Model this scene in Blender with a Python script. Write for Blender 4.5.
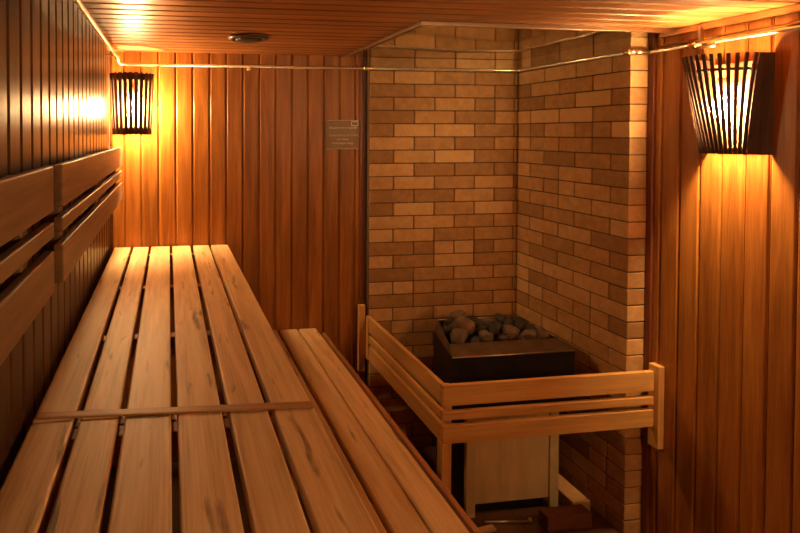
import bpy, bmesh, math, random
from mathutils import Vector, Matrix, noise as mnoise

S = bpy.context.scene
C = S.collection
for o in list(bpy.data.objects):
    bpy.data.objects.remove(o)
PI = math.pi
H = 1.8                      # eye height; all z values below are measured from the floor

# ------------------------------------------------------------------ camera
cd = bpy.data.cameras.new('camera')
cam = bpy.data.objects.new('camera', cd)
C.objects.link(cam)
cam.location = (0, 0, H)
cam.rotation_euler = (PI / 2 - .0213, 0, -.14)
cd.sensor_width = 36
cd.sensor_fit = 'HORIZONTAL'
cd.lens = 550 * 36 / 800
cd.shift_x = 153.53 / 800
cd.shift_y = -121.75 / 800
cd.clip_start = .02
S.camera = cam

# ------------------------------------------------------------------ world, exposure, lamps
w = bpy.data.worlds.new('dim_room_air')
S.world = w
w.use_nodes = True
w.node_tree.nodes['Background'].inputs[0].default_value = (1, .55, .25, 1)
w.node_tree.nodes['Background'].inputs[1].default_value = .02
S.view_settings.view_transform = 'Standard'
S.view_settings.look = 'None'
S.view_settings.gamma = 1
S.view_settings.use_curve_mapping = False
S.view_settings.exposure = 1.65
S.cycles.max_bounces = 10
S.cycles.diffuse_bounces = 6
S.cycles.glossy_bounces = 4
S.cycles.caustics_reflective = False
S.cycles.caustics_refractive = False
S.cycles.sample_clamp_indirect = 6
S.cycles.use_denoising = True
BULB_COLOR = (1, .63, .26)
LEFT_BULB, RIGHT_BULB, REAR_FILL = 520, 460, 1550      # emission of the two lamp bulbs and the added rear fill lamp


# ------------------------------------------------------------------ node helpers
def newmat(name):
    m = bpy.data.materials.new(name)
    m.use_nodes = True
    nt = m.node_tree
    return m, nt, nt.nodes['Principled BSDF']


def N(nt, kind, **kw):
    n = nt.nodes.new(kind)
    for k, v in kw.items():
        if k == 'op':
            n.operation = v
        else:
            n.inputs[k.replace('_', ' ')].default_value = v
    return n


def ramp(nt, stops):
    r = nt.nodes.new('ShaderNodeValToRGB')
    e = r.color_ramp.elements
    while len(e) > 1:
        e.remove(e[-1])
    e[0].position, e[0].color = stops[0][0], (*stops[0][1], 1)
    for p, c in stops[1:]:
        k = e.new(p)
        k.color = (*c, 1)
    return r


def wood(name, dark, mid, light, rough=.42, tone=.28, crack=.0, spec=.5, coat=0):
    """planed softwood; 'gc' holds grain coordinates in metres (x runs with the grain), 'tone' the board's own tint"""
    m, nt, b = newmat(name)
    L = nt.links.new
    a = nt.nodes.new('ShaderNodeAttribute')
    a.attribute_name = 'gc'
    t = nt.nodes.new('ShaderNodeAttribute')
    t.attribute_name = 'tone'
    mp = N(nt, 'ShaderNodeMapping', Scale=(1.6, 26, 26))
    L(a.outputs['Vector'], mp.inputs[0])
    n1 = N(nt, 'ShaderNodeTexNoise', Scale=1, Detail=4, Roughness=.55, Distortion=.6)
    L(mp.outputs[0], n1.inputs['Vector'])
    mp2 = N(nt, 'ShaderNodeMapping', Scale=(7, 240, 240))
    L(a.outputs['Vector'], mp2.inputs[0])
    n2 = N(nt, 'ShaderNodeTexNoise', Scale=1, Detail=2, Roughness=.6)
    L(mp2.outputs[0], n2.inputs['Vector'])
    mx = N(nt, 'ShaderNodeMath', op='MULTIPLY_ADD')
    L(n2.outputs['Fac'], mx.inputs[0])
    mx.inputs[1].default_value = .45
    L(n1.outputs['Fac'], mx.inputs[2])
    r = ramp(nt, [(.5, dark), (.72, mid), (.95, light)])
    L(mx.outputs[0], r.inputs[0])
    # board tint
    v = N(nt, 'ShaderNodeMath', op='MULTIPLY_ADD')
    L(t.outputs['Fac'], v.inputs[0])
    v.inputs[1].default_value = tone
    v.inputs[2].default_value = 1 - tone / 2
    hs = nt.nodes.new('ShaderNodeHueSaturation')
    L(v.outputs[0], hs.inputs['Value'])
    L(r.outputs[0], hs.inputs['Color'])
    col = hs.outputs[0]
    if crack:
        mp3 = N(nt, 'ShaderNodeMapping', Scale=(4.5, 60, 30))
        L(a.outputs['Vector'], mp3.inputs[0])
        n3 = N(nt, 'ShaderNodeTexNoise', Scale=1, Detail=3, Roughness=.5, Distortion=.3)
        L(mp3.outputs[0], n3.inputs['Vector'])
        r3 = ramp(nt, [(.635, (0, 0, 0)), (.73, (crack,) * 3)])
        L(n3.outputs['Fac'], r3.inputs[0])
        mc = nt.nodes.new('ShaderNodeMixRGB')
        L(r3.outputs[0], mc.inputs[0])
        L(col, mc.inputs[1])
        mc.inputs[2].default_value = (dark[0] * .22, dark[1] * .18, dark[2] * .16, 1)
        col = mc.outputs[0]
    L(col, b.inputs['Base Color'])
    bp = N(nt, 'ShaderNodeBump', Strength=.12, Distance=.002)
    L(mx.outputs[0], bp.inputs['Height'])
    L(bp.outputs[0], b.inputs['Normal'])
    b.inputs['Roughness'].default_value = rough
    b.inputs['Specular IOR Level'].default_value = spec
    b.inputs['Coat Weight'].default_value = coat
    b.inputs['Coat Roughness'].default_value = .25
    return m


def brickmat(name, c1, c2, c3):
    m, nt, b = newmat(name)
    L = nt.links.new
    t = nt.nodes.new('ShaderNodeAttribute')
    t.attribute_name = 'tone'
    a = nt.nodes.new('ShaderNodeAttribute')
    a.attribute_name = 'gc'
    n1 = N(nt, 'ShaderNodeTexNoise', Scale=22, Detail=5, Roughness=.65)
    L(a.outputs['Vector'], n1.inputs['Vector'])
    ad = N(nt, 'ShaderNodeMath', op='MULTIPLY_ADD')
    L(n1.outputs['Fac'], ad.inputs[0])
    ad.inputs[1].default_value = 1.15
    sub = N(nt, 'ShaderNodeMath', op='SUBTRACT')
    tm = N(nt, 'ShaderNodeMath', op='MULTIPLY_ADD')
    L(t.outputs['Fac'], tm.inputs[0])
    tm.inputs[1].default_value = .92
    tm.inputs[2].default_value = .04
    L(tm.outputs[0], sub.inputs[0])
    sub.inputs[1].default_value = .58
    L(sub.outputs[0], ad.inputs[2])
    r = ramp(nt, [(.05, c1), (.5, c2), (.95, c3)])
    L(ad.outputs[0], r.inputs[0])
    L(r.outputs[0], b.inputs['Base Color'])
    n2 = N(nt, 'ShaderNodeTexNoise', Scale=90, Detail=4)
    L(a.outputs['Vector'], n2.inputs['Vector'])
    bp = N(nt, 'ShaderNodeBump', Strength=.35, Distance=.004)
    L(n2.outputs['Fac'], bp.inputs['Height'])
    L(bp.outputs[0], b.inputs['Normal'])
    b.inputs['Roughness'].default_value = .8
    return m


def plain(name, col, rough=.5, metal=0, noise=0, nscale=30, emit=None, stretch=(1, 1, 1)):
    m, nt, b = newmat(name)
    L = nt.links.new
    b.inputs['Base Color'].default_value = (*col, 1)
    b.inputs['Roughness'].default_value = rough
    b.inputs['Metallic'].default_value = metal
    if noise:
        tc = nt.nodes.new('ShaderNodeTexCoord')
        mp = N(nt, 'ShaderNodeMapping', Scale=stretch)
        L(tc.outputs['Object'], mp.inputs[0])
        n = N(nt, 'ShaderNodeTexNoise', Scale=nscale, Detail=5, Roughness=.6)
        L(mp.outputs[0], n.inputs['Vector'])
        lo = tuple(c * (1 - noise) for c in col)
        hi = tuple(min(1, c * (1 + noise)) for c in col)
        r = ramp(nt, [(.3, lo), (.7, hi)])
        L(n.outputs['Fac'], r.inputs[0])
        L(r.outputs[0], b.inputs['Base Color'])
        bp = N(nt, 'ShaderNodeBump', Strength=.2, Distance=.003)
        L(n.outputs['Fac'], bp.inputs['Height'])
        L(bp.outputs[0], b.inputs['Normal'])
    if emit:
        b.inputs['Emission Color'].default_value = (*BULB_COLOR, 1)
        b.inputs['Emission Strength'].default_value = emit
    return m


M = {}
M['wall'] = wood('varnished_wall_boards', (.185, .057, .009), (.305, .102, .017), (.41, .155, .03), rough=.38, tone=.26, spec=.32)
M['leftwall'] = wood('shade_toned_wall_boards', (.046, .021, .0095), (.074, .035, .017), (.105, .054, .026), rough=.30, tone=.3, spec=.05)  # same varnished wood as the other walls, its dim light put into the colour
M['ceiling'] = wood('varnished_ceiling_boards', (.24, .08, .022), (.36, .135, .04), (.47, .19, .06), rough=.38, tone=.35, spec=.4)
M['bench'] = wood('bare_bench_planks', (.48, .275, .125), (.66, .42, .205), (.78, .54, .30), rough=.5, tone=.22, crack=.85)
M['strip'] = wood('worn_joint_strip', (.32, .155, .058), (.43, .225, .088), (.53, .30, .125), rough=.5)
M['bench_under'] = wood('bench_frame_timber', (.26, .10, .032), (.36, .15, .05), (.45, .2, .07), rough=.55)
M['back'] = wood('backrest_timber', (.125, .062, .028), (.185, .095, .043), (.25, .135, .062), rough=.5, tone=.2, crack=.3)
M['rail'] = wood('guard_rail_timber', (.50, .235, .072), (.65, .34, .11), (.75, .42, .15), rough=.42, tone=.15)
M['darktrim'] = wood('dark_red_trim', (.10, .022, .010), (.15, .036, .015), (.2, .05, .02), rough=.45)
M['slat'] = wood('dark_lamp_slats', (.035, .014, .008), (.06, .024, .013), (.085, .036, .02), rough=.7, spec=.25)
M['brick'] = brickmat('pale_fire_brick', (.30, .145, .052), (.45, .232, .086), (.60, .345, .145))
M['redbrick'] = brickmat('loose_red_brick', (.10, .035, .018), (.16, .055, .028), (.24, .10, .05))
M['mortar'] = plain('dark_mortar', (.10, .05, .025), .9, noise=.3, nscale=60)
M['floor'] = None
M['steel'] = plain('polished_steel_sheet', (.62, .53, .42), .07, 1, noise=.06, nscale=3)
M['alu'] = plain('trim_metal', (.60, .47, .35), .32, 1)
M['pipe'] = plain('painted_conduit_metal', (.85, .74, .60), .25, .75)
M['brass'] = plain('fitting_metal', (.78, .55, .28), .3, 1)
M['black'] = plain('black_stove_steel', (.022, .018, .016), .45, .6, noise=.3, nscale=12)
M['lip'] = plain('worn_stove_steel', (.20, .145, .095), .42, .85, noise=.25, nscale=14)
M['panel'] = plain('beige_stove_panel', (.66, .47, .24), .42, .3, noise=.12, nscale=25, stretch=(1, 1, .2))
M['leg'] = plain('beige_stove_edge', (.60, .43, .23), .45, .3, noise=.12, nscale=25)
M['sign'] = plain('engraved_metal_plate', (.12, .07, .04), .42, .6, noise=.15, nscale=20, stretch=(.3, 1, 3))
M['engrave'] = plain('engraved_lettering', (.78, .62, .45), .5, .2)
M['backplate'] = plain('lamp_back_plate', (.30, .16, .07), .5)
M['bulb_socket'] = plain('lamp_socket_porcelain', (.8, .72, .58), .4)
M['vent'] = plain('dark_vent_plastic', (.075, .042, .025), .35, .0)
M['ventcore'] = plain('vent_recess', (.03, .018, .012), .6)
M['rod'] = plain('bare_metal_rod', (.7, .58, .44), .35, 1)
STONES = [plain('grey_brown_stove_stone', (.14, .092, .055), .8, noise=.45, nscale=16),
          plain('dark_stove_stone', (.04, .03, .022), .8, noise=.5, nscale=18),
          plain('reddish_stove_stone', (.17, .095, .05), .8, noise=.4, nscale=14)]


def floor_mat():
    m, nt, b = newmat('dark_brown_floor_tiles')
    L = nt.links.new
    tc = nt.nodes.new('ShaderNodeTexCoord')
    br = nt.nodes.new('ShaderNodeTexBrick')
    br.offset = 0
    br.inputs['Scale'].default_value = 1
    br.inputs['Brick Width'].default_value = .2
    br.inputs['Row Height'].default_value = .2
    br.inputs['Mortar Size'].default_value = .003
    br.inputs['Color1'].default_value = (.09, .038, .02, 1)
    br.inputs['Color2'].default_value = (.11, .046, .025, 1)
    br.inputs['Mortar'].default_value = (.045, .025, .015, 1)
    L(tc.outputs['Object'], br.inputs['Vector'])
    L(br.outputs['Color'], b.inputs['Base Color'])
    b.inputs['Roughness'].default_value = .35
    return m


M['floor'] = floor_mat()
random.seed(7)


# ------------------------------------------------------------------ mesh helpers
class MB:
    """collects shapes and links them as one mesh object with grain ('gc') and tint ('tone') attributes"""

    def __init__(s):
        s.v, s.f, s.gc, s.tone, s.smooth = [], [], [], [], []

    def add(s, verts, faces, gcs=None, tone=None, smooth=False):
        n = len(s.v)
        s.v += [tuple(x) for x in verts]
        s.f += [[i + n for i in f] for f in faces]
        s.smooth += [smooth] * len(faces)
        s.gc += [tuple(g) for g in (gcs or verts)]
        t = random.random() if tone is None else tone
        s.tone += [t] * len(verts)
        return s

    def box(s, lo, hi, bev=.003, grain=None, tone=None, seg=2, mat=None):
        """axis box, rounded edges; grain = axis index of the grain (longest side by default)"""
        lo, hi = Vector(lo), Vector(hi)
        d = hi - lo
        bm = bmesh.new()
        bmesh.ops.create_cube(bm, size=1)
        for v in bm.verts:
            v.co = Vector((v.co[i] * d[i] for i in range(3)))
        bv = min(bev, min(d) * .45)
        if bv > 0:
            bmesh.ops.bevel(bm, geom=list(bm.edges), offset=bv, segments=seg, affect='EDGES', profile=.5)
        if grain is None:
            grain = max(range(3), key=lambda i: d[i])
        o = [(grain + i) % 3 for i in range(3)]
        off = Vector((random.uniform(0, 50), random.uniform(0, 50), random.uniform(0, 50)))
        cen = (lo + hi) / 2
        V = [v.co.copy() for v in bm.verts]
        F = [[v.index for v in f.verts] for f in bm.faces]
        G = [Vector((v[o[0]], v[o[1]], v[o[2]])) + off for v in V]
        P = [v + cen for v in V]
        if mat is not None:
            P = [mat @ p for p in P]
        s.add(P, F, G, tone)
        bm.free()
        return s

    def tube(s, pts, r, n=12, cap=True):
        pts = [Vector(p) for p in pts]
        rings = []
        for i, p in enumerate(pts):
            t = (pts[min(i + 1, len(pts) - 1)] - pts[max(i - 1, 0)]).normalized()
            u = t.cross(Vector((0, 0, 1)))
            if u.length < .1:
                u = t.cross(Vector((1, 0, 0)))
            u.normalize()
            w_ = t.cross(u)
            rr = r[i] if isinstance(r, (list, tuple)) else r
            rings.append([p + (u * math.cos(2 * PI * k / n) + w_ * math.sin(2 * PI * k / n)) * rr for k in range(n)])
        V = [p for q in rings for p in q]
        F = []
        for i in range(len(pts) - 1):
            for k in range(n):
                F.append([i * n + k, i * n + (k + 1) % n, (i + 1) * n + (k + 1) % n, (i + 1) * n + k])
        if cap:
            F.append(list(range(n))[::-1])
            F.append([(len(pts) - 1) * n + k for k in range(n)])
        s.add(V, F, smooth=True)
        return s

    def lathe(s, prof, centre, n=32, axis=2):
        c = Vector(centre)
        V, F = [], []
        for r, h in prof:
            for k in range(n):
                a = 2 * PI * k / n
                q = (math.cos(a) * r, math.sin(a) * r, h)
                if axis == 2:
                    V.append(c + Vector(q))
                elif axis == 0:
                    V.append(c + Vector((q[2], q[0], q[1])))
                else:
                    V.append(c + Vector((q[0], q[2], q[1])))
        for i in range(len(prof) - 1):
            for k in range(n):
                F.append([i * n + k, i * n + (k + 1) % n, (i + 1) * n + (k + 1) % n, (i + 1) * n + k])
        s.add(V, F, smooth=True)
        return s

    def build(s, name, mat, parent=None):
        me = bpy.data.meshes.new(name)
        inv = None
        V = s.v
        if parent is not None:
            q = parent
            off = Vector((0, 0, 0))
            rot = Matrix.Identity(4)
            chain = []
            while q is not None:
                chain.append(q)
                q = q.parent
            mw = Matrix.Identity(4)
            for q in reversed(chain):
                mw = mw @ Matrix.LocRotScale(q.location, q.rotation_euler, None)
            if getattr(s, 'world', True):
                inv = mw.inverted()
                V = [tuple(inv @ Vector(v)) for v in V]
        me.from_pydata(V, [], s.f)
        me.polygons.foreach_set('use_smooth', s.smooth)
        a = me.attributes.new('gc', 'FLOAT_VECTOR', 'POINT')
        a.data.foreach_set('vector', [c for g in s.gc for c in g])
        a = me.attributes.new('tone', 'FLOAT', 'POINT')
        a.data.foreach_set('value', s.tone)
        me.materials.append(mat)
        bm = bmesh.new()
        bm.from_mesh(me)
        bmesh.ops.recalc_face_normals(bm, faces=list(bm.faces))
        bm.to_mesh(me)
        bm.free()
        o = bpy.data.objects.new(name, me)
        C.objects.link(o)
        if parent is not None:
            o.parent = parent
        return o


def tag(o, label=None, cat=None, group=None, kind=None):
    for k, v in (('label', label), ('category', cat), ('group', group), ('kind', kind)):
        if v:
            o[k] = v
    return o


def thing(name, label, cat, loc=(0, 0, 0), group=None):
    o = bpy.data.objects.new(name, None)
    C.objects.link(o)
    o.location = loc
    o.empty_display_size = .05
    return tag(o, label, cat, group)


def plank_panel(origin, sdir, ndir, ldir, grooves, length, g=.0045, bev=.010, depth=.010):
    """boarded surface: boards side by side along sdir, running along ldir, face normal ndir, V grooves between"""
    mb = MB()
    O, sd, nd, ld = Vector(origin), Vector(sdir), Vector(ndir), Vector(ldir)
    for a, b in zip(grooves[:-1], grooves[1:]):
        prof = [(a, -depth), (a + g, -depth), (a + g, -.0046), (a + g + .0025, -.0046), (a + g + .0068, -.0006), (a + g + .009, 0),
                (b - .005, 0), (b - .0025, -.0006), (b - .001, -.002), (b, -.0046), (b, -depth)]
        V, G = [], []
        off = Vector((random.uniform(0, 60), random.uniform(0, 60), random.uniform(0, 60)))
        for k in (0, length):
            for s_, n_ in prof:
                V.append(O + sd * s_ + nd * n_ + ld * k)
                G.append(off + Vector((k, s_ - a, n_)))
        n = len(prof)
        F = [[i, i + 1, n + i + 1, n + i] for i in range(n - 1)]
        mb.add(V, F, G)
    # solid backing so that the wall has a thickness
    a, b = grooves[0], grooves[-1]
    c = [O + sd * s_ + nd * n_ + ld * k for k in (0, length) for n_ in (-depth - .001, -.06) for s_ in (a, b)]
    mb.add(c, [[0, 1, 3, 2], [4, 5, 7, 6], [0, 1, 5, 4], [2, 3, 7, 6], [0, 2, 6, 4], [1, 3, 7, 5]], tone=.2)
    return mb


# ------------------------------------------------------------------ the room
XL, XW, YB, YR = -.31, 2.103, 3.0, -1.0     # left wall, right wall, back wall, rear wall
ZC = H + .434                               # ceiling

tag(MB().box((XL - .06, YR - .06, -.06), (XW + .06, YB + .06, 0), bev=0).build('floor', M['floor']), kind='structure')

gl = [1.123 - .0935 * i for i in range(23, 0, -1)] + [1.123 + .0935 * i for i in range(0, 21)]
gl = [y for y in gl if YR < y < YB]
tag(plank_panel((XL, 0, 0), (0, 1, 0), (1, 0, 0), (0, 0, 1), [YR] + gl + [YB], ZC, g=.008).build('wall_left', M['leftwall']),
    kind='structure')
gb = [-.236 + .0915 * i - .006 for i in range(26)]
gb = [x for x in gb if XL + .02 < x < XW]
tag(plank_panel((0, YB, 0), (1, 0, 0), (0, -1, 0), (0, 0, 1), [XL] + gb + [XW], ZC).build('wall_back', M['wall']),
    kind='structure')
gr = [2.0075 - .0868 * i for i in range(-12, 36)]
gr = sorted(y for y in gr if YR < y < YB)
tag(plank_panel((XW, 0, 0), (0, 1, 0), (-1, 0, 0), (0, 0, 1), [YR] + gr + [YB], ZC).build('wall_right', M['wall']),
    kind='structure')
gq = [XL] + [XL + .12 + .0915 * i for i in range(26) if XL + .12 + .0915 * i < XW] + [XW]
tag(plank_panel((0, YR, 0), (1, 0, 0), (0, 1, 0), (0, 0, 1), gq, ZC).build('wall_rear', M['wall']), kind='structure')
gc_ = [1.812 + .0838 * i for i in range(-40, 20)]
gc_ = [y for y in gc_ if YR + .02 < y < YB - .01]
tag(plank_panel((XL, 0, ZC), (0, 1, 0), (0, 0, -1), (1, 0, 0), [YR] + gc_ + [YB], XW - XL, g=.007).build('ceiling', M['ceiling']),
    kind='structure')
# crown strip along the right wall and the dark upright strip beside the brickwork
tag(MB().box((XW - .018, YR, ZC - .026), (XW, 2.10, ZC), bev=.004).build('trim_1', M['rail']), kind='structure')
tag(MB().box((1.072, YB - .014, 0), (1.106, YB, ZC), bev=.003).build('trim_2', M['darktrim']), kind='structure')


tag(MB().box((XW - .014, 2.128, 0), (XW, 2.157, ZC), bev=.003).build('trim_3', M['darktrim']), kind='structure')


# brickwork around the stove niche
def bricks(name, xy0, xy1, axis, phase, period, z0, rows, lo, hi, core):
    """rows of single bricks; axis 0 runs along x, 1 along y; lo/hi bound the run, xy0/xy1 bound the thickness"""
    mb = MB()
    P = .0744
    for r in range(rows):
        zt = z0 - r * P
        zb = zt - P + .005
        zt2 = min(zt, ZC - .004)
        if zb > ZC - .012 or zt2 < .005:
            continue
        zb = max(zb, .001)
        ph = phase + (period / 2 if r % 2 else 0)
        k = math.floor((lo - ph) / period) - 1
        edges = [lo] + [e for e in (ph + period * i for i in range(k, k + 14)) if lo + .02 < e < hi - .015] + [hi]
        i = 0
        while i < len(edges) - 1:
            a, b = edges[i], edges[i + 1]
            if random.random() < .10 and b - a > .2:         # now and then two halves in place of a whole brick
                mids = [(a, (a + b) / 2), ((a + b) / 2, b)]
            else:
                mids = [(a, b)]
            for a2, b2 in mids:
                a3 = a2 + (.0028 if a2 > lo else 0)
                b3 = b2 - (.0028 if b2 < hi else 0)
                j = random.uniform(0, .002)
                if axis == 0:
                    mb.box((a3, xy0 + j, zb), (b3, xy1, zt2), bev=.0035, grain=0, seg=2)
                else:
                    mb.box((xy0 + j, a3, zb), (xy1 - (0 if True else j), b3, zt2), bev=.0035, grain=1, seg=2)
            i += 1
    ob = mb.build(name, M['brick'])
    tag(ob, kind='structure')
    cm = MB().box(core[0], core[1], bev=0)
    c = cm.build('mortar_bed', M['mortar'], ob)
    return ob


NX, NY, NE = 2.006, 2.945, 2.16             # niche: brick side face x, back face y, near end of the side wall
ZJ = H + .3475                              # one bed joint of the back wall
bricks('wall_brick_back', NY, YB - .002, 0, 1.251, .2445, ZJ + 2 * .0744, 34, 1.112, NX - .002,
       ((1.110, NY + .005, 0), (NX - .002, YB - .001, ZC)))
bricks('wall_brick_right', NX, XW - .002, 1, 2.492, .2275, ZJ + 2 * .0744, 34, NE, YB - .002,
       ((NX + .005, NE + .005, 0), (XW - .001, YB - .001, ZC)))

# ------------------------------------------------------------------ polished heat shield under the ceiling
hs = thing('heat_shield', 'polished steel sheet with metal edge strips on the ceiling above the stove, mirroring the brickwork',
           'heat shield', (1.5, 2.5, ZC))
mb = MB()
sx0, sx1, sy0, sy1 = .972, XW - .004, 2.03, NY - .004
nx, ny = 40, 34
V = []
for j in range(ny + 1):
    for i in range(nx + 1):
        x = sx0 + (sx1 - sx0) * i / nx
        y = sy0 + (sy1 - sy0) * j / ny
        e = min(i, nx - i, j, ny - j) / 6
        e = max(0, min(1, e))
        sag = -.004 * e * (1 + .8 * math.sin(x * 5.1 + y * 2.2) + .6 * math.sin(y * 6.3 - x * 1.4))
        V.append((x, y, ZC - .012 + sag * .8))
n = nx + 1
mb.add(V, [[j * n + i, j * n + i + 1, (j + 1) * n + i + 1, (j + 1) * n + i] for j in range(ny) for i in range(nx)], smooth=True)
sh = mb.build('steel_sheet', M['steel'], hs)
md = sh.modifiers.new('thickness', 'SOLIDIFY')
md.thickness = .0015
MB().box((sx0 - .006, sy0, ZC - .014), (sx0 + .003, YB - .012, ZC - .001), bev=.002).build('edge_strip', M['alu'], hs)
k = math.atan2(.05, 1.12)
MB().box((sx0 - .006, sy0 - .012, ZC - .018), (XW - .004, sy0 + .002, ZC - .001), bev=.002).build('edge_strip', M['alu'], hs)
for i in range(6):
    x = sx0 + .05 + i * .21
    MB().lathe([(.0, -.003), (.004, -.0025), (.005, 0)], (x, sy0 - .004, ZC - .0182), 8).build('screw', M['alu'], hs)

# ------------------------------------------------------------------ conduit pipe round the room
pp = thing('conduit_pipe', 'thin metal pipe running round the walls just below the ceiling', 'pipe', (0, YB, H + .36))
R = .0075
zl, zb = H + .386, H + .359
MB().tube([(XL + .05, YR + .03, zl), (XL + .05, 2.90, zl)], R).build('pipe_run', M['pipe'], pp)
MB().tube([(XL + .05, 2.90, zl), (XL + .05, 2.935, zl - .012), (XL + .06, 2.945, zb + .004), (XL + .09, 2.945, zb)], R * 1.05).build('pipe_run', M['pipe'], pp)
MB().tube([(XL + .09, 2.945, zb), (1.08, 2.945, zb), (1.10, 2.935, zb), (1.115, 2.928, zb)], R).build('pipe_run', M['pipe'], pp)
MB().tube([(1.115, 2.928, zb), (NX - .04, 2.928, zb), (NX - .022, 2.918, zb), (NX - .016, 2.90, zb), (NX - .016, 2.15, zb - .006),
           (NX - .008, 2.143, zb - .006), (XW - .03, 2.143, zb - .006), (XW - .022, 2.13, zb - .006), (XW - .022, YR + .03, zb - .012)],
          R).build('pipe_run', M['pipe'], pp)
MB().tube([(XW - .0105, 2.09, zb + .014), (XW - .0105, YR + .03, zb + .010)], .0045, 8).build('pipe_highlight', M['brass'], pp)  # second line along the pipe, its highlight built as a thin tube
for c0, c1, rr in (((XL + .05, 2.885, zl), (XL + .05, 2.92, zl - .005), .0125), ((1.075, 2.945, zb), (1.10, 2.937, zb), .0125),
                   ((NX - .016, 2.17, zb - .006), (NX - .016, 2.145, zb - .006), .013), ((NX + .0, 2.143, zb - .006), (NX + .075, 2.143, zb - .006), .012),
                   ((XW - .022, 1.95, zb - .007), (XW - .022, 1.925, zb - .007), .012), ((XW - .022, 1.895, zb - .016), (XW - .022, 1.845, zb - .016), .013)):
    MB().tube([c0, c1], rr).build('fitting', M['brass'], pp)
for y in (2.80, 1.62, .4):
    MB().box((XL, y - .006, zl - .004), (XL + .055, y + .006, zl + .004), bev=.001).build('clip', M['alu'], pp)
MB().box((XW - .030, 1.905, zb - .006), (XW - .012, 1.915, zb + .062), bev=.001).build('clip', M['alu'], pp)
MB().box((.425, 2.938, zb - .018), (.437, YB, zb - .008), bev=.001).build('clip', M['alu'], pp)
MB().lathe([(.0, -.004), (.012, -.004), (.012, .004), (.0, .004)], (.431, 2.945, zb - .012), 12, axis=1).build('clip', M['alu'], pp)


# ------------------------------------------------------------------ benches
ZU, ZL = H - .611, H - 1.097                # tops of the upper and lower bench
TH = .028
edges_far = [(-.290, -.203), (-.190, -.109), (-.096, .003), (.016, .113), (.128, .214), (.226, .318)]


def upper_bench(name, label, y0, y1, joists):
    t = thing(name, label, 'bench', (0, (y0 + y1) / 2, 0), 'upper bench sections')
    for i, (a, b) in enumerate(edges_far):
        j = random.uniform(-.004, .004)
        MB().box((a, y0 + abs(j) * .4, ZU - TH), (b, y1, ZU + j * .15), bev=.005, seg=3).build('plank', M['bench'], t)
    for y in joists:
        MB().box((-.295, y - .022, ZU - TH - .062), (.300, y + .022, ZU - TH - .0005), bev=.003).build('joist', M['bench_under'], t)
    MB().box((.277, y0 + .01, ZU - TH - .095), (.300, y1 - .01, ZU - TH - .064), bev=.003).build('fascia', M['bench_under'], t)
    for y in (joists[0], joists[-1]):
        for x in (-.27, .24):
            MB().box((x, y - .022, 0), (x + .04, y + .022, ZU - TH - .063), bev=.003).build('leg', M['bench_under'], t)
    mb = MB()
    return t


ub = upper_bench('upper_bench', 'far section of the six-plank upper bench, under the corner lamp and against the back wall', 1.207, 2.992, (1.245, 1.75, 2.31, 2.92))
# slightly skewed joint strip between the two sections
m = Matrix.Translation((.015, 1.2035, ZU + .0075)) @ Matrix.Rotation(-.055, 4, 'Z')
MB().box((-.296, -.013, -.0065), (.302, .013, -.002), bev=.003, mat=m).build('joint_strip', M['strip'], ub)
upper_bench('upper_bench', 'near section of the six-plank upper bench, cut off by the bottom of the photo', -.55, 1.198, (-.45, .1, .62, 1.196))

lb = thing('lower_bench', 'lower three-plank bench step running beside the upper bench towards the stove', 'bench', (.66, 1.6, 0))
for a, b in ((.492, .592), (.606, .709), (.716, .818)):
    MB().box((a, -.55, ZL - TH), (b, 2.992, ZL), bev=.007, seg=3).build('plank', M['bench'] if a > .6 else M['bench'], lb)
for y in (-.4, .4, 1.2, 2.0, 2.85):
    MB().box((.48, y - .022, ZL - TH - .06), (.80, y + .022, ZL - TH - .0005), bev=.003).build('joist', M['bench_under'], lb)
    MB().box((.76, y - .022, 0), (.80, y + .022, ZL - TH - .061), bev=.003).build('leg', M['bench_under'], lb)
MB().box((.850, -.55, ZL - .075), (.869, 2.992, ZL - .028), bev=.003).build('fascia', M['bench_under'], lb)
MB().box((.80, -.55, ZL - TH - .05), (.8495, 2.992, ZL - TH - .012), bev=.003).build('fascia_spacer', M['bench_under'], lb)


# ------------------------------------------------------------------ backrests on the left wall
def backrest(label, y0, y1, battens, dx=0):
    t = thing('backrest', label, 'backrest', (XL, (y0 + y1) / 2, H - .21), 'slatted backrests on the left wall')
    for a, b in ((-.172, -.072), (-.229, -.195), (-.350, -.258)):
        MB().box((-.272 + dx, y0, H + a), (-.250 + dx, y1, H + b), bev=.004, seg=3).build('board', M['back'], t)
    for y in battens:
        MB().box((XL, y - .024, H - .345), (-.2725 + dx, y + .024, H - .08), bev=.003).build('batten', M['back'], t)
    return t


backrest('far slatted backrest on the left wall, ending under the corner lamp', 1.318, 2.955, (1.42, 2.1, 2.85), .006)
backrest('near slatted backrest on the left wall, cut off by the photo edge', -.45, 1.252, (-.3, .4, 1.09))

# ------------------------------------------------------------------ guard rail in front of the stove
RX, RY, RT = 1.102, 2.085, H - 1.030        # outer corner, top height
rt = thing('stove_guard_rail', 'L-shaped slatted wooden guard rail in front of the stove', 'guard rail', (RX, RY, 0))
for top, bot in ((0, .086), (.110, .145), (.167, .242)):
    MB().box((RX, RY, RT - bot), (XW - .0305, RY + .021, RT - top), bev=.003, seg=2).build('front_board', M['rail'], rt)
    MB().box((RX, RY + .0215, RT - bot), (RX + .021, 2.962, RT - top), bev=.003, seg=2).build('side_board', M['rail'], rt)
MB().box((RX + .0215, RY + .0215, RT - .262), (RX + .052, RY + .052, RT - .012), bev=.003).build('corner_batten', M['rail'], rt)
MB().box((RX - .001, RY + .004, 0), (RX + .042, RY + .046, RT - .2425), bev=.003).build('corner_post', M['rail'], rt)
MB().box((1.057, 2.962, RT - .318), (1.096, YB - .0145, RT + .058), bev=.003).build('wall_mount', M['rail'], rt)
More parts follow.
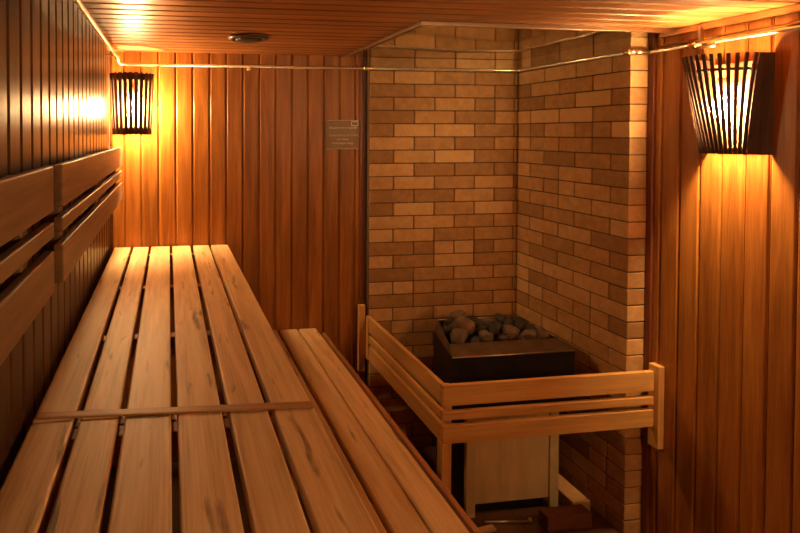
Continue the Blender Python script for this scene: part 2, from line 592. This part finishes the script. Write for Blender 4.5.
MB().box((RX - .004, 2.945 - .02, RT - .24), (RX + .0, 2.962, RT - .005), bev=.001).build('end_cover', M['rail'], rt)
MB().box((XW - .030, RY - .022, RT - .331), (XW - .001, RY + .030, RT + .028), bev=.003).build('wall_mount', M['rail'], rt)

# ------------------------------------------------------------------ stove
HY = 2.355                                   # front of the hood
ht = thing('sauna_stove', 'dark steel sauna stove with a beige front panel, full of stones, behind the guard rail', 'stove', (1.60, 2.5, 0))
HZ = H - 1.034


def quadbox(mb, lo4, hi4, z0, z1, bottom=True, top=True):
    V = [(x, y, z0) for x, y in lo4] + [(x, y, z1) for x, y in hi4]
    F = [[i, (i + 1) % 4, 4 + (i + 1) % 4, 4 + i] for i in range(4)]
    if bottom:
        F.append([3, 2, 1, 0])
    if top:
        F.append([4, 5, 6, 7])
    mb.add(V, F)
    return mb


plan = [(1.290, HY), (1.911, HY), (1.864, 2.70), (1.372, 2.70)]
inner = [(1.318, 2.440), (1.880, 2.440), (1.836, 2.685), (1.392, 2.685)]
mb = MB()
quadbox(mb, plan, plan, HZ - .262, HZ - .003, top=False)
hood = mb.build('hood', M['black'], ht)
# sloping rim plates rising to the stone tray, with a thin bright folded edge
RIM = HZ + .033
RZ = (HZ + .030, HZ + .030, HZ + .056, HZ + .056)
mb = MB()
V = [(x, y, HZ) for x, y in plan] + [(x, y, q) for (x, y), q in zip(inner, RZ)] + [(x, y, HZ - .006) for x, y in plan] + [(x, y, RIM - .026) for x, y in inner]
F = [[i, (i + 1) % 4, 4 + (i + 1) % 4, 4 + i] for i in range(4)] + [[8 + i, 8 + (i + 1) % 4, (i + 1) % 4, i] for i in range(4)] + \
    [[4 + i, 4 + (i + 1) % 4, 12 + (i + 1) % 4, 12 + i] for i in range(4)]
mb.add(V, F)
mb.build('sloping_rim', M['lip'], ht)
mb = MB().tube([(1.290, HY - .001, HZ - .002), (1.911, HY - .001, HZ - .002)], .0032, 8)
mb.build('front_folded_edge', M['rod'], ht)
MB().tube([(1.392, 2.687, RZ[3]), (1.836, 2.687, RZ[3])], .004, 8).build('back_folded_edge', M['rod'], ht)
mb = MB()
quadbox(mb, inner, inner, RIM - .036, RIM - .0245)
mb.build('stone_tray', M['black'], ht)
# body below the hood
BX0, BX1, BY = 1.368, 1.841, 2.366
mb = MB().box((BX0 + .012, BY + .02, .075), (BX1 - .012, 2.68, HZ - .263), bev=.004)
mb.build('body', M['black'], ht)
MB().box((BX0 + .047, BY + .004, .056), (BX1 - .047, BY + .0195, HZ - .2632), bev=.003).build('front_panel', M['panel'], ht)
for x0, x1 in ((BX0, BX0 + .046), (BX1 - .046, BX1)):
    MB().box((x0, BY - .004, .0), (x1, BY + .0195, HZ - .2632), bev=.003).build('leg', M['leg'], ht)
for x0, x1 in ((BX0 + .02, BX0 + .05), (BX1 - .05, BX1 - .02)):
    MB().box((x0, 2.62, .0), (x1, 2.65, .0745), bev=.003).build('leg', M['black'], ht)
MB().box((BX0 + .055, BY + .035, .0), (BX1 - .055, BY + .045, .0745), bev=.001).build('kick_plate', M['black'], ht)


# stove stones
def stone(name, loc, size, rot, seed, mat, label, group=None):
    bm = bmesh.new()
    bmesh.ops.create_icosphere(bm, subdivisions=3, radius=1)
    rs = random.Random(seed)
    off = Vector((rs.uniform(0, 99), rs.uniform(0, 99), rs.uniform(0, 99)))
    planes = []
    for _ in range(9):
        d = Vector((rs.gauss(0, 1), rs.gauss(0, 1), rs.gauss(0, 1))).normalized()
        planes.append((d, rs.uniform(.48, .85)))
    mat4 = Matrix.Rotation(rot, 3, 'Z')
    for v in bm.verts:
        p = v.co.copy()
        for d, h in planes:
            e = p.dot(d) - h
            if e > 0:
                p -= d * e * .85
        p *= 1 + .12 * mnoise.noise(p * 1.6 + off) + .05 * mnoise.noise(p * 4 + off)
        v.co = mat4 @ Vector((p.x * size[0], p.y * size[1], p.z * size[2]))
    me = bpy.data.meshes.new(name)
    for f in bm.faces:
        f.smooth = True
    bm.to_mesh(me)
    bm.free()
    me.materials.append(mat)
    o = bpy.data.objects.new(name, me)
    C.objects.link(o)
    o.location = loc
    return tag(o, label, 'stone', group)


G_ = 'stones heaped in the stove'
SZ = RIM
st = [  # x, y, z above rim, size, material, label
    (1.292, 2.285, .010, (.052, .036, .032), 0, 'large pale grey-brown stone lying at the front left of the stove tray'),
    (1.366, 2.330, .030, (.046, .040, .046), 2, 'tall upright brown stone near the front left of the heap, behind the pale front one'),
    (1.395, 2.262, .006, (.040, .030, .028), 0, 'rounded grey-brown stone at the middle of the tray front edge'),
    (1.512, 2.290, .018, (.046, .034, .034), 2, 'reddish lit stone right of centre at the front of the heap'),
    (1.460, 2.272, .004, (.030, .026, .024), 1, 'small dark stone wedged left of the reddish lit stone'),
    (1.566, 2.275, .006, (.032, .028, .030), 0, 'grey stone just right of the reddish lit stone'),
    (1.640, 2.285, .010, (.040, .026, .026), 0, 'pale flat stone at the right front corner of the tray'),
    (1.600, 2.330, .014, (.034, .030, .028), 1, 'dark stone behind the pale flat stone at the right'),
    (1.272, 2.385, .020, (.036, .034, .026), 1, 'dark stone at the back left corner of the tray'),
    (1.330, 2.400, .032, (.046, .036, .034), 0, 'broad grey-brown stone at the back left, left of the tall brown one'),
    (1.430, 2.345, .030, (.044, .036, .036), 1, 'big black stone in the middle of the heap'),
    (1.412, 2.415, .034, (.046, .034, .032), 1, 'dark rounded stone at the back, left of centre'),
    (1.490, 2.370, .036, (.042, .036, .030), 1, 'dark flat stone on the crest of the heap, right of centre'),
    (1.548, 2.350, .030, (.040, .032, .032), 1, 'dark angular stone right of the crest of the heap'),
    (1.505, 2.425, .024, (.044, .030, .030), 0, 'grey stone at the back edge, right of centre'),
    (1.590, 2.405, .022, (.042, .034, .028), 1, 'dark stone at the back edge, towards the right'),
    (1.640, 2.370, .008, (.032, .034, .026), 1, 'black stone at the back right corner of the tray'),
    (1.250, 2.325, .006, (.024, .034, .024), 1, 'narrow dark stone along the left side of the tray'),
    (1.330, 2.255, .000, (.024, .018, .020), 1, 'small black stone in the gap behind the front left rim'),
    (1.545, 2.262, .000, (.020, .016, .016), 1, 'tiny dark stone at the front edge between two grey stones'),
]
for i in range(9):                              # dark stones that fill the gaps of the heap
    st.append((1.28 + .046 * i, 2.30 + .05 * (i % 3), .06, (.026, .024, .022), 1,
               'small dark stone filling a gap in the heap', G_ + ' gaps'))
FLOOR_T = RIM - .024
pos = [Vector((1.29 + (q[0] - 1.18) * 1.093, 2.41 + (q[1] - 2.205) * 1.093, FLOOR_T + .02 + q[2] + .3 * max(q[3]))) for q in st]
dim = [Vector(q[3]) * 1.22 for q in st]
yaw = [random.uniform(-.5, .5) for _ in st]


def reach(i, d):
    c_, s_ = math.cos(-yaw[i]), math.sin(-yaw[i])
    e = Vector((d.x * c_ - d.y * s_, d.x * s_ + d.y * c_, d.z))
    return .88 / math.sqrt(sum((e[k] / dim[i][k]) ** 2 for k in range(3)))


for it in range(500):                           # let the heap settle so that the stones touch without running into each other
    for i in range(len(st)):
        if it < 420:
            pos[i].z -= .0006
    for _ in range(2):
        for i in range(len(st)):
            for j in range(i):
                d = pos[i] - pos[j]
                L_ = d.length + 1e-6
                d /= L_
                g_ = reach(i, d) + reach(j, -d) - L_
                if g_ > 0:
                    pos[i] += d * g_ * .5
                    pos[j] -= d * g_ * .5
        for i, p in enumerate(pos):
            f_ = max(0, min(1, (p.y - 2.44) / .245))
            rx = reach(i, Vector((1, 0, 0)))
            p.x = max(1.318 + .074 * f_ + rx + .004, min(1.880 - .044 * f_ - rx - .004, p.x))
            ry = reach(i, Vector((0, 1, 0)))
            p.y = max(2.444 + ry, min(2.682 - ry, p.y))
            p.z = max(FLOOR_T + reach(i, Vector((0, 0, 1))), p.z)
for i, q in enumerate(st):
    stone('stove_stone', pos[i], dim[i], yaw[i], 40 + i, STONES[q[4]], q[5], q[6] if len(q) > 6 else G_)


# ------------------------------------------------------------------ slatted wall lamps
def sconce(name, label, loc, rz, strength, group=None, cheeks=True, HH=.36, fan=.74, band=.005):
    """local frame: the wall is the plane y = 0, the lamp stands out towards -y; z = 0 at the bottom edge"""
    t = thing(name, label, 'wall lamp', loc, group)
    t.rotation_euler = (0, 0, rz)
    A = .118
    by, bz = (-.070, .47) if cheeks else (-.057, .42)
    ptop, pbot = (.205, .115) if cheeks else (.150, .138)

    def P(th, z, k=0):
        u = z / HH
        p = pbot + (ptop - pbot) * u
        a = A - .016 * (1 - u)
        return Vector(((a + k) * math.sin(th), -.012 - (p - .012 + k) * math.cos(th), z))

    def part(mb, nm, mat, par=t):
        mb.world = False
        return mb.build(nm, mat, par)
    part(MB().box((-.085, -.012, .02), (.085, -.0005, HH - .02), bev=.003), 'back_plate', M['backplate'])
    # slats
    n = 17 if cheeks else 11
    th_edge = 1.28 if cheeks else 1.2
    hw = .0056 if cheeks else .0094
    for i in range(n):
        V = []
        for z in (0, HH * .33, HH * .66, HH):
            th = (-th_edge + 2 * th_edge * i / (n - 1)) * (fan + (1 - fan) * z / HH)
            c = P(th, z)
            e = .01
            tg = (P(th + e, z) - P(th - e, z)).normalized()
            nn = Vector((tg.y, -tg.x, 0))
            for a_, b_ in ((-hw, -.003), (hw, -.003), (hw, .003), (-hw, .003)):
                V.append(c + tg * a_ + nn * b_)
        F = [[3, 2, 1, 0], [12, 13, 14, 15]]
        for q in range(3):
            F += [[q * 4 + k, q * 4 + (k + 1) % 4, q * 4 + 4 + (k + 1) % 4, q * 4 + 4 + k] for k in range(4)]
        mb = MB()
        off = random.uniform(0, 30)
        mb.add(V, F, [(v.z + off, v.x, v.y) for v in V])
        part(mb, 'slat', M['slat'])
    # solid cheek boards closing both sides against the wall
    for sgn in ((-1, 1) if cheeks else ()):
        V = []
        for z in [HH * q / 8 for q in range(9)]:
            a = P(sgn * (th_edge * (fan + (1 - fan) * z / HH) + .075), z)
            b = Vector((sgn * (A - .016 * (1 - z / HH) + .002), -.0005, z))
            b.x = sgn * (A + .004)
            dx = Vector((-sgn * .008, 0, 0))
            V += [a, b, b + dx, a + dx]
        F = [[0, 1, 2, 3], [32, 33, 34, 35]]
        for q in range(8):
            F += [[q * 4 + k, q * 4 + (k + 1) % 4, q * 4 + 4 + (k + 1) % 4, q * 4 + 4 + k] for k in range(4)]
        mb = MB()
        mb.add(V, F, [(v.z + 3, v.y, v.x) for v in V])
        part(mb, 'cheek_board', M['slat'])
    # hoops that hold the slats
    for zc, nm in ((HH - (.056 if cheeks else .022), 'hoop'), (.018 if cheeks else .02, 'hoop')):
        mb = MB()
        V, F = [], []
        m_ = 28
        for i in range(m_ + 1):
            th = -th_edge - .07 + 2 * (th_edge + .07) * i / m_
            for kk, z in ((-.0032, zc - band), (-.0032, zc + band), (-.0085, zc + band), (-.0085, zc - band)):
                V.append(P(th, z, kk))
        for i in range(m_):
            F += [[i * 4 + k_, i * 4 + (k_ + 1) % 4, i * 4 + 4 + (k_ + 1) % 4, i * 4 + 4 + k_] for k_ in range(4)]
        F += [[0, 1, 2, 3], [m_ * 4 + k_ for k_ in (3, 2, 1, 0)]]
        mb.add(V, F, [(v.x, v.y, v.z) for v in V])
        part(mb, nm, M['slat'])
    # socket and bulb
    part(MB().lathe([(.0, 0), (.020, 0), (.020, .05), (.016, .062), (0, .062)], (0, by, HH * bz + .050), 20), 'socket', M['bulb_socket'])
    part(MB().box((-.012, by, HH * bz + .08), (.012, -.0125, HH * bz + .096), bev=.002), 'bracket', M['bulb_socket'])
    prof = [(.0, .0)] + [(.040 * math.sin(a), .040 - .040 * math.cos(a)) for a in [PI * q / 12 for q in range(1, 10)]] + [(.020, .078), (.015, .086), (.015, .094)]
    part(MB().lathe(prof, (0, by, HH * bz - .040), 24), 'light_bulb', plain('glowing_bulb', (1, .9, .7), .4, emit=strength))
    return t


sconce('wall_sconce', 'slatted dark wood wall lamp glowing in the far left corner above the bench', (-.192, YB - .0005, H - .008), 0, LEFT_BULB, 'slatted wall lamps', cheeks=False, HH=.318, fan=1, band=.017)
sconce('wall_sconce', 'large slatted dark wood wall lamp glowing on the right wall', (XW - .0005, 1.776, H - .077), -PI / 2, RIGHT_BULB, 'slatted wall lamps')
sconce('wall_sconce', 'added slatted fill lamp on the rear wall, unseen behind the viewer', (1.55, YR + .0005, H + .0), PI, REAR_FILL, 'slatted wall lamps')  # added lamp out of view, brightens the surfaces facing the camera

# ------------------------------------------------------------------ notice plate
sp = thing('notice_plate', 'small engraved metal notice plate on the back wall beside the brickwork', 'sign', (.974, YB, H - .009))
MB().box((.874, YB - .004, H - .092), (1.068, YB - .0005, H + .074), bev=.002).build('plate', M['sign'], sp)


def text(s, x, z, size, parent, name='lettering'):
    cu = bpy.data.curves.new(name, 'FONT')
    cu.body = s
    cu.size = size
    cu.align_x = 'CENTER'
    cu.extrude = .0004
    o = bpy.data.objects.new(name, cu)
    C.objects.link(o)
    dg = bpy.context.evaluated_depsgraph_get()
    me = bpy.data.meshes.new_from_object(o.evaluated_get(dg))
    bpy.data.objects.remove(o)
    me.materials.clear()
    me.materials.append(M['engrave'])
    r = bpy.data.objects.new(name, me)
    C.objects.link(r)
    r.parent = parent
    r.location = (x - parent.location.x, YB - .0046 - parent.location.y, z - parent.location.z)
    r.rotation_euler = (PI / 2, 0, 0)
    return r


text('Уважаемые гости!', .972, H + .024, .0185, sp)
text('Пожалуйста, не лейте', .976, H - .018, .0160, sp)
text('на камни', .972, H - .040, .016, sp)
text('холодную воду', .970, H - .062, .017, sp)
mb = MB()
for a, b, c, d in ((1.020, .066, 1.060, .063), (1.020, .040, 1.060, .043), (1.020, .040, 1.023, .066), (1.057, .040, 1.060, .066)):
    mb.box((min(a, c), YB - .0050, H + min(b, d)), (max(a, c), YB - .0041, H + max(b, d)), bev=0)
mb.build('emblem', M['engrave'], sp)
mb = MB()
for z0, z1 in ((-.0905, -.0885), (.0705, .0725)):
    mb.box((.878, YB - .0050, H + z0), (1.064, YB - .0041, H + z1), bev=0)
mb.build('border_line', M['engrave'], sp)

# ------------------------------------------------------------------ round vent in the ceiling
cv = thing('ceiling_vent', 'round dark vent disc on the ceiling near the back wall', 'vent', (.356, 2.46, ZC))
MB().lathe([(.060, 0), (.092, 0), (.094, -.006), (.088, -.014), (.074, -.016), (.066, -.010), (.064, -.002)], (.356, 2.46, ZC), 40).build('rim', M['vent'], cv)
MB().lathe([(.0, -.022), (.050, -.021), (.060, -.016), (.060, -.010), (.0, -.008)], (.356, 2.46, ZC), 40).build('disc', M['ventcore'], cv)
MB().lathe([(.0, -.008), (.012, -.008), (.012, 0), (.0, 0)], (.356, 2.46, ZC), 12).build('stem', M['ventcore'], cv)

# ------------------------------------------------------------------ loose things on the floor by the stove
b1 = MB().box((1.685, 2.225, .0), (1.905, 2.292, .068), bev=.005, grain=0, tone=.35).build('brick', M['redbrick'])
tag(b1, 'loose dark red brick lying flat on the floor in front of the stove', 'brick', 'loose bricks by the stove')
b2 = MB().box((1.875, 2.305, .0), (1.965, 2.53, .066), bev=.005, grain=1, tone=.5).build('brick', M['brick'])
tag(b2, 'pale brick lying lengthwise on the floor beside the right stove leg', 'brick', 'loose bricks by the stove')
rd = MB().tube([(1.44, 2.322, .0055), (1.64, 2.298, .0055)], .005, 8)
rd.lathe([(.0, -.01), (.011, -.006), (.011, .006), (.0, .01)], (1.648, 2.297, .0112), 12, axis=0)
tag(rd.build('metal_rod', M['rod']), 'thin bare metal rod with a knob end on the floor under the stove', 'rod')
mt = Matrix.Translation((1.415, 2.275, .007)) @ Matrix.Rotation(.15, 4, 'Z')
tag(MB().box((-.045, -.016, -.0065), (.045, .016, .0065), bev=.003, mat=mt).build('wood_offcut', M['bench']),
    'small pale wood offcut on the floor near the corner post', 'offcut')
